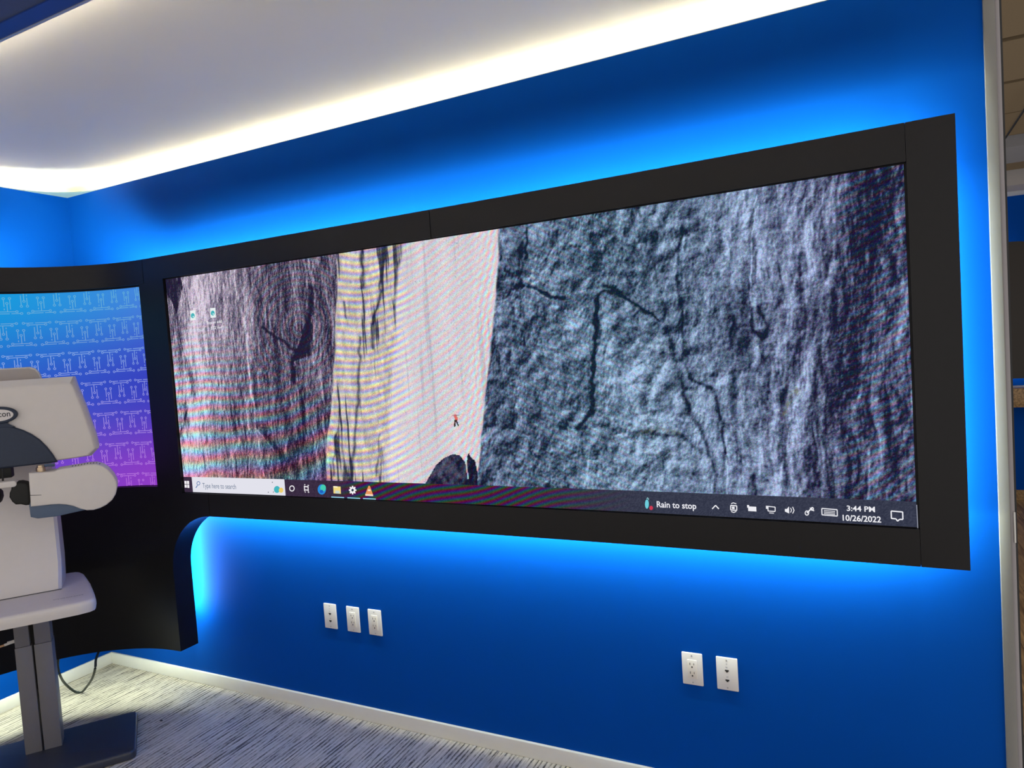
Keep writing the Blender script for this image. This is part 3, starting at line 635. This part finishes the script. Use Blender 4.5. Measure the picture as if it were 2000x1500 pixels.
# ------------------------------------------------------------------ wall plates
def plate(px0, py0, px1, py1, kind, label, group):
    a, b = onY(px0, py0, -0.006), onY(px1, py1, -0.006); c = (a+b)/2; w, h = 0.072, 0.116
    t = thing('wall_plate', label, 'outlet' if kind == 'power' else 'wall plate', (c[0], 0, 0.461), 0, group)
    box('cover_plate', (-w/2, -0.007, -h/2), (w/2, 0.0, h/2), M['plate'], t, bev=0.003)
    for z in (-0.048, 0.048): prism('screw', ellipse(0, z, 0.0026, 0.0026, 12), -0.0078, -0.006, M['screw'], t)
    if kind == 'power':
        r = box('receptacle', (-0.0165, -0.0095, -0.0335), (0.0165, -0.006, 0.0335), M['plate2'], t, bev=0.0012)
        for zc in (0.018, -0.0135):
            box('slot', (-0.0080, -0.0099, zc-0.003), (-0.0060, -0.0090, zc+0.0055), M['slot'], r)
            box('slot', (0.0058, -0.0099, zc-0.002), (0.0076, -0.0090, zc+0.005), M['slot'], r)
            prism('slot', ellipse(0, zc-0.0095, 0.0027, 0.003, 12), -0.0099, -0.009, M['slot'], r)
    else:
        for i, zc in enumerate((0.012, -0.022)):
            j = prism('data_jack', [(-0.0065, zc+0.003), (0.0065, zc+0.003), (0.0065, zc-0.002), (0.003, zc-0.002), (0.003, zc-0.0055), (-0.003, zc-0.0055), (-0.003, zc-0.002), (-0.0065, zc-0.002)], -0.0078, -0.006, M['slot'], t)
            me, v = text_mesh(('16', '17')[i]); k = 0.0075
            v = v - [v[:, 0].mean(), 0, 0]; out = np.stack([v[:, 0]*k, np.full(len(v), -0.0074), v[:, 1]*k + zc+0.0095], -1)
            me.vertices.foreach_set('co', out.ravel()); me.update(); link('jack_number', me, M['ink'], t)
        me, v = text_mesh('D'); k = 0.006; v = v - [v[:, 0].mean(), 0, 0]
        me.vertices.foreach_set('co', np.stack([v[:, 0]*k, np.full(len(v), -0.0074), v[:, 1]*k+0.033], -1).ravel()); me.update(); link('jack_number', me, M['ink'], t)
plate(631, 1177, 659, 1227, 'data', 'white data plate with two jacks, leftmost of the group of three', 'wall plates below the display')
plate(675, 1183, 704, 1235, 'power', 'white power outlet in the middle of the group of three plates', 'wall plates below the display')
plate(717, 1188, 747, 1242, 'power', 'white power outlet, rightmost of the group of three plates', 'wall plates below the display')
plate(1331, 1274, 1374, 1344, 'power', 'white power outlet beside a data plate in the pair nearer the jamb', 'wall plates below the display')
plate(1398, 1284, 1443, 1356, 'data', 'white data plate with two jacks, nearest of all plates to the jamb', 'wall plates below the display')

# ------------------------------------------------------------------ instrument table and instrument
E1 = np.array([0.588, 0.809, 0]); NN = np.array([0.809, -0.588, 0]); M0, K0 = -2.49, -2.16
RZ = math.atan2(0.809, 0.588); O0 = M0*E1 + K0*NN
def onK(px, py, k):
    v = ray(px, py); p = CAM_C + (k - CAM_C @ NN)/(v @ NN)*v; return (p @ E1 - M0, p[2])
def ky(k): return -(k - K0)
tb = thing('instrument_table', 'white rounded instrument table on a grey twin column and dark base plate', 'table', tuple(O0), RZ)
def table_top():
    # plan outline: gently bowed sides, rounded corners
    o = [(0.135, 0.268), (0.158, 0.263), (0.176, 0.245), (0.192, 0.205), (0.210, 0.12), (0.228, 0.03), (0.245, -0.08), (0.258, -0.17), (0.266, -0.235), (0.263, -0.258), (0.248, -0.274), (0.205, -0.284), (0.1, -0.288)]
    o = o + [(-x, y) for x, y in o[::-1]]
    bm = bmesh.new(); z0, z1 = 0.672, 0.722
    A = [bm.verts.new((x*0.985, y*0.985, z0)) for x, y in o]; B = [bm.verts.new((x, y, z0+0.02)) for x, y in o]; C = [bm.verts.new((x, y, z1)) for x, y in o]
    bm.faces.new(A); top = bm.faces.new(C); n = len(o)
    for i in range(n):
        j = (i+1) % n; bm.faces.new((A[i], A[j], B[j], B[i])); bm.faces.new((B[i], B[j], C[j], C[i]))
    bmesh.ops.recalc_face_normals(bm, faces=bm.faces)
    bmesh.ops.bevel(bm, geom=list(top.edges), offset=0.016, segments=5, profile=0.5, affect='EDGES')
    return finish(bm, 'table_top', True)
tt = link('table_top', table_top(), M['shell'], tb)
for x0, x1 in ((-0.065, -0.004), (0.003, 0.068)):
    lg = box('column', (x0, 0.0, 0.03), (x1, 0.085, 0.50), M['column'], tb, bev=0.003)
    box('column_sleeve', (x0+(0.002 if x0 < 0 else 0.004), 0.002, 0.5005), (x1-(0.006 if x0 < 0 else 0.002), 0.083, 0.671), M['column'], tb, bev=0.002)
box('column_core', (-0.0095, 0.03, 0.30), (0.0065, 0.06, 0.671), M['rubber'], tb)
pp = prism('base_plate', rrect(-0.355, -0.24, 0.355, 0.165, 0.03), 0.036, 0.004, M['plateblk'], tb, bev=0.010, axis='z')
box('base_foot', (-0.33, -0.22, 0.0), (0.33, 0.145, 0.006), M['rubber'], tb)
me, v = text_mesh('CHRONOS')
x0, x1 = v[:, 0].min(), v[:, 0].max()
wpt = lambda px, py: (lambda p: (p @ E1 - M0, ky(p @ NN)))(onZ(px, py, 0.7226))
(xa, ya), (xb, yb) = wpt(104, 1172.5), wpt(163, 1161.5); dx, dy = xb-xa, yb-ya; ln = math.hypot(dx, dy)
def on_table(v, wide, high, off=0.0):
    t = (v[:, 0]-x0)/(x1-x0)*wide + off; h = v[:, 1]*high
    return np.stack([xa + dx/ln*t - dy/ln*h, ya + dy/ln*t + dx/ln*h, np.full(len(v), 0.7226)], -1)
me.vertices.foreach_set('co', on_table(v, ln, 0.011).ravel()); me.update(); link('table_lettering', me, M['ink'], tt)

ins = thing('eye_instrument', 'white eye examination instrument with navy dome and side arm on table', 'instrument', (*O0[:2], 0.7225), RZ)
ZI = 0.7225
def loc(pts): return [(x, z-ZI) for x, z in pts]
def trace(k, pts): return loc([onK(px, py, k) for px, py in pts])
# pedestal
def pedestal():
    bm = bmesh.new(); hw = 0.133
    prof = [(0.0, 0.038, -0.008), (0.012, 0.036, -0.008), (0.06, 0.012, -0.006), (0.12, 0.0, -0.004), (0.36, -0.015, -0.006), (0.60, -0.02, -0.006)]
    rows = []
    for z, yf, e in prof:
        yf = -yf + 0.02; w = hw + e
        rows.append([bm.verts.new(p) for p in ((-w+0.012, yf, z), (w-0.012, yf, z), (w, yf+0.012, z), (w, 0.165, z), (-w, 0.165, z), (-w, yf+0.012, z))])
    for A, B in zip(rows, rows[1:]):
        for i in range(6): bm.faces.new((A[i], A[(i+1) % 6], B[(i+1) % 6], B[i]))
    bm.faces.new(rows[0]); bm.faces.new(rows[-1]); return finish(bm, 'pedestal', True)
link('pedestal', pedestal(), M['shell'], ins)
# thin joint line where the pedestal meets the table
box('joint_line', (-0.126, -0.0205, 0.0), (0.126, -0.0182, 0.0022), M['ink'], ins)
# head: tapered housing
KH = -2.02
hd_out = trace(KH, [(0, 740), (142, 735), (150, 757), (165, 792), (178, 828), (187, 852), (193, 875), (178, 891)])
hr = [(x, z) for x, z in hd_out if x > 0.05]
zt, zbm = hr[0][1], hr[-1][1]
def head():
    right = [(0.16, zbm-0.006)] + hr[::-1]
    out = right + [(-x, z) for x, z in right[::-1]]
    bm = bmesh.new(); yf = ky(KH)
    front = [bm.verts.new((x*0.95 if abs(x) > 0.17 else x, yf, z - (0.028 if z > zt-0.01 else 0) + (0.004 if z < zbm+0.004 else 0))) for x, z in out]
    mid = [bm.verts.new((x, yf+0.03, z)) for x, z in out]; back = [bm.verts.new((x*0.97, yf+0.22, z)) for x, z in out]
    n = len(out); ff = bm.faces.new(front); bm.faces.new(back)
    for A, B in ((front, mid), (mid, back)):
        for i in range(n): bm.faces.new((A[i], A[(i+1) % n], B[(i+1) % n], B[i]))
    bmesh.ops.recalc_face_normals(bm, faces=bm.faces)
    bmesh.ops.bevel(bm, geom=list(ff.edges), offset=0.006, segments=3, profile=0.5, affect='EDGES')
    return finish(bm, 'head_housing', True)
hd = link('head_housing', head(), M['shell'], ins)
# ribs on the right and left cheek
for sgn in (1, -1):
    for i in range(26):
        t = 0.08 + 0.68*i/25; k = t*(len(hr)-3); j = int(k); f_ = k-j
        x = hr[j][0]*(1-f_)+hr[j+1][0]*f_; z = hr[j][1]*(1-f_)+hr[j+1][1]*f_
        tube('cheek_rib', [(sgn*(x*0.957), ky(KH)+0.006, z-0.001), (sgn*(x*0.996), ky(KH)+0.029, z+0.002)], 0.0011, M['shell'], hd, sides=5)
# navy dome in the front with emblem collar
dome = trace(KH+0.012, [(12, 832), (26, 834), (45, 840), (62, 848), (78, 859), (92, 873), (103, 887), (111, 900), (112, 903)])
xm = 0.008
dr = [(x, z) for x, z in dome]; dout = dr[::-1] + [(2*xm-x-0.03, z) for x, z in dr]
prism('front_dome', dout, ky(KH+0.014), ky(KH-0.01), M['navy'], ins, bev=0.006)
ex, ez = onK(-3, 811.5, KH+0.02); ez -= ZI
ring_ = prism('emblem_rim', ellipse(ex, ez, onK(34.5, 811, KH+0.02)[0]-ex, 0.034, 40), ky(KH+0.022), ky(KH-0.01), M['navy'], ins, bev=0.004)
prism('emblem_neck', [(ex-0.05, ez-0.02), (ex+0.035, ez-0.02), (ex+0.026, ez-0.036), (ex+0.05, ez-0.052), (ex-0.07, ez-0.052)], ky(KH+0.013), ky(KH-0.01), M['navy'], ins)
emb = prism('emblem', ellipse(ex, ez, onK(27, 811, KH+0.02)[0]-ex, 0.0235, 40), ky(KH+0.0245), ky(KH+0.01), M['plate'], ins, bev=0.001)
me, v = text_mesh('topcon', 0.012); x0t, x1t = v[:, 0].min(), v[:, 0].max(); xe = onK(20.5, 811, KH+0.025)[0]; wv_ = 2*(xe-ex); kk = wv_/(x1t-x0t)
me.vertices.foreach_set('co', np.stack([ex-wv_/2+(v[:, 0]-x0t)*kk, np.full(len(v), ky(KH+0.0251)), ez-0.0065+v[:, 1]*kk*1.15], -1).ravel()); me.update(); link('emblem_lettering', me, M['ink'], emb)
# rear monitor
mo = trace(-2.25, [(72, 760), (80, 745), (80.5, 736), (76, 727), (69, 720), (58, 716.5)]); mo = mo + [(-x, z) for x, z in mo[::-1]]
mon = prism('monitor', mo, ky(-2.25), ky(-2.28), M['shell'], ins, bev=0.004)
mi = [(x*0.975, z-0.006) for x, z in mo]; prism('monitor_panel', mi, ky(-2.2485), ky(-2.255), M['shell2'], mon)
# face opening, forehead rest and chin bar under the dome
box('face_recess', (-0.17, ky(KH+0.004), zbm-0.050), (0.012, ky(KH-0.05), zbm+0.02), M['rubber'], ins, bev=0.004)
(xr0, zr0), (xr1, zr1) = onK(5.5, 915, -1.97), onK(6, 940, -1.97)
tube('rest_rod', [(xr0, ky(-1.97), zr0-ZI), (xr1, ky(-1.97), zr1-ZI)], 0.0035, M['rubber'], ins)
xc, zc_ = onK(34, 943, -1.95); xl_ = xc-0.30; zc_ -= ZI
prism('chin_bar', rrect(xl_, zc_-0.013, xc, zc_+0.012, 0.011), ky(-1.93), ky(-1.99), M['shell'], ins, bev=0.004)
# side arm
KA = -1.93
arm = trace(KA, [(56, 924), (82, 923), (106, 921), (112, 917.5), (130, 914.5), (152, 911), (172, 907.5), (188, 906.5), (200, 910), (211, 917), (221, 928), (227.5, 940), (229, 951), (226, 966), (219, 977), (208, 986.5), (196, 992.5), (183, 996.5), (170, 997), (157, 994), (143, 988.5), (130, 986), (115, 985), (98, 986), (78, 988.5), (60, 990), (58.5, 965), (57, 945)])
av = prism('side_arm', arm, ky(KA), ky(KA-0.10), M['shell'], ins, bev=0.006, seg=4)
und = trace(KA-0.012, [(56, 980), (100, 976), (140, 980), (168, 985), (172, 995), (112, 1008.5), (74, 1013), (60, 1010)])
prism('arm_underside', und, ky(KA-0.012), ky(KA-0.095), M['slate'], ins, bev=0.003)
jn = trace(KA+0.0005, [(58.5, 967), (81, 966.5), (81, 967.3), (58.5, 968)])
prism('arm_joint', jn, ky(KA+0.0006), ky(KA-0.003), M['ink'], av)
kn = trace(KA+0.0, [(22, 948), (30, 943), (40, 942), (50, 944), (56, 950), (58, 965), (59, 980), (57, 987), (50, 988), (40, 986), (30, 986.5), (23, 981), (17.5, 972), (18, 964), (21, 957)])
prism('adjust_knob', kn, ky(KA-0.004), ky(KA-0.07), M['rubber'], ins, bev=0.010, seg=3)
kn2 = trace(KA, [(-20, 960), (-6, 958), (0, 964), (1.5, 974), (-2, 984), (-18, 984)])
prism('adjust_knob', kn2, ky(KA-0.004), ky(KA-0.07), M['rubber'], ins, bev=0.006)
xb_, zb_ = onK(80, 917, KA-0.04); zb_ -= ZI; yb_ = ky(KA-0.04)
pv = tube('pivot_post', [(xb_, yb_, zb_-0.008), (xb_, yb_, zb_+0.009), (xb_, yb_, zb_+0.0091), (xb_, yb_, zb_+0.018)], [0.017, 0.017, 0.0125, 0.0125], M['brass'], ins, sides=20)
tube('arm_bracket', [(xb_+0.002, yb_+0.0, zb_+0.012), (xb_+0.022, yb_+0.01, zb_+0.0135), (xb_+0.045, yb_+0.02, zb_+0.010)], 0.006, M['slate'], ins, sides=8)
vz = [onK(p, 908, KA)[0] for p in range(140, 196, 6)]
def arm_top(x):
    q = sorted([p for p in arm[3:9]]); return float(np.interp(x, [p[0] for p in q], [p[1] for p in q]))
for x in vz: box('arm_vent', (x-0.0022, ky(KA-0.03), arm_top(x)-0.004), (x+0.0008, ky(KA-0.06), arm_top(x)+0.0012), M['slot'], av)

# cables
ends = [np.array(S(cut(px_, py_)[0], 0.2735, -0.05)) for px_, py_ in ((112, 1291), (187.5, 1277))]; low = onZ(155, 1352.5, 0.006)
def mixp(px, py, t):     # point on the cable between the panel edge and the floor
    z = 0.27*(1-t)+0.006*t; return tuple(onZ(px, py, z))
cb = [tuple(ends[0]), mixp(113, 1300, 0.15), mixp(117, 1318, 0.35), mixp(126, 1334, 0.65), mixp(143, 1349, 0.93), mixp(153, 1352.5, 1.0), mixp(160, 1351.5, 1.0), mixp(168, 1343, 0.85), mixp(180, 1325, 0.52), mixp(186, 1305, 0.25), mixp(187.5, 1288, 0.10), tuple(ends[1])]
tag(tube('loop_cable', smooth_path(cb, 6), 0.0058, M['cable'], sides=8), 'thin dark cable looping from under the black surround to the carpet', 'cable')
pc = thing('power_cable', 'short tan cable with white connector beside the grey column', 'cable', tuple(O0), RZ)
kc = -2.25; P_ = lambda px, py: (lambda q: (q[0], ky(kc), q[1]))(onK(px, py, kc))
tube('wire', smooth_path([P_(-60, 1300), P_(-30, 1275), P_(0, 1263.5), P_(11, 1259.5)]), 0.0045, M['tan'], pc, sides=8)
tube('connector', [P_(9, 1260), P_(15, 1258), P_(15.5, 1256.5), P_(30, 1252)], [0.0055, 0.0055, 0.0075, 0.0075], M['plate'], pc, sides=8)
lint = onZ(315, 1407, 0.003)
bm = bmesh.new(); bmesh.ops.create_icosphere(bm, subdivisions=2, radius=0.005)
for v_ in bm.verts: v_.co = v_.co*(0.7+0.6*random.random()); v_.co.z *= 0.6; v_.co.x *= 1.4
lo = link('lint_speck', finish(bm, 'lint_speck', True), M['ink']); lo.location = tuple(lint)
tag(lo, 'tiny dark speck of lint lying on the striped carpet', 'lint')

# ------------------------------------------------------------------ the neighbouring space seen past the jamb
YF = 5.03
fw = struct(box('wall_far', (-1.5, YF, 0.0), (4.5, YF+0.1, 2.66), M['blue']))
struct(box('baseboard_far', (-1.5, YF-0.02, 0.0), (4.5, YF, 0.085), M['wood']))
struct(box('soffit_far', (-1.5, 4.42, 2.66), (4.5, YF+0.1, 2.80), mat('pale_soffit', (0.42, 0.39, 0.37), 0.7)))
struct(box('beam_far', (-1.5, 3.09, 2.70), (4.5, 3.66, 2.82), M['beam']))
ff = struct(box('floor_far', (XR+0.045, 0.13, -0.05), (4.5, YF, -0.012), M['gasket']))
src = None
for i in range(9):
    for j in range(4):
        if src is None:
            o = box('floor_plank', (-0.074, -0.60, 0.0), (0.074, 0.60, 0.012), M['wood'], None, bev=0.0015, seg=1); src = o
        else: o = src.copy(); COL.objects.link(o)
        o.parent = ff; o.location = (0.36+0.15*i+0.074, 0.76+1.204*j-(0.02 if i % 2 else 0.0)+(0.03*((i*7) % 3)), -0.0119)
cf = struct(box('ceiling_far', (XR+0.045, 0.13, 2.80), (4.5, 4.42, 2.84), M['gasket']))
src = None
for i in range(4):
    for y in (0.24, 0.86, 1.51, 2.16, 2.78, 3.67, 4.02):
        if src is None: o = box('ceiling_tile', (-0.298, 0.0, 0.0), (0.298, 0.600, 0.03), M['tile'], None, bev=0.002, seg=1); src = o
        else: o = src.copy(); COL.objects.link(o)
        o.parent = cf; o.location = (0.38+0.61*i+0.3, y-0.29, 2.77)
        if y > 3.5: o.scale = (1, 0.57, 1); o.location.y = y
        elif y > 2.7: o.scale = (1, 0.98, 1)
# far display panel with rounded shoulder, ledge, light strip
fp = thing('far_display_panel', 'distant black panel with rounded shoulder on the far blue wall', 'panel')
pts = [(-1.2, 1.09), (1.62, 1.09), (1.62, 1.75)] + [(1.17+0.45*math.cos(t), 1.80+0.45*math.sin(t)) for t in np.linspace(0.1, math.pi/2, 14)] + [(-1.2, 2.25)]
prism('panel_face', pts, YF-0.22, YF-0.12, mat('brown_black_laminate', (0.03, 0.024, 0.018), 0.6), fp)
box('back_box', (-1.1, YF-0.12, 1.17), (1.45, YF-0.002, 2.1), M['soffit_edge'], fp)
tube('light_strip', [(-1.1, YF-0.07, 2.115), (1.2, YF-0.07, 2.115), (1.40, YF-0.07, 2.0), (1.47, YF-0.07, 1.75)], 0.005, glow('far_led', (0.9, 1, 0.97), 40), fp)
lg_ = thing('wooden_ledge', 'distant wooden ledge running along the far blue wall below the panel', 'ledge')
box('ledge_board', (-1.4, YF-0.30, 0.85), (4.0, YF-0.004, 1.012), M['wood'], lg_, bev=0.004)
tube('light_strip', [(-1.1, YF-0.06, 1.15), (1.5, YF-0.06, 1.15)], 0.005, glow('far_led_low', (0.8, 1, 1), 24), lg_)
a_, b_ = onZ(1966, 266, 2.74), onZ(2002, 212, 2.74)
d_ = b_-a_
tag(tube('ceiling_rod', [tuple(a_-d_*0.1), tuple(b_+d_*0.6)], 0.006, M['gasket'], sides=6), 'thin dark rod under the tan tile ceiling past the jamb', 'rod')
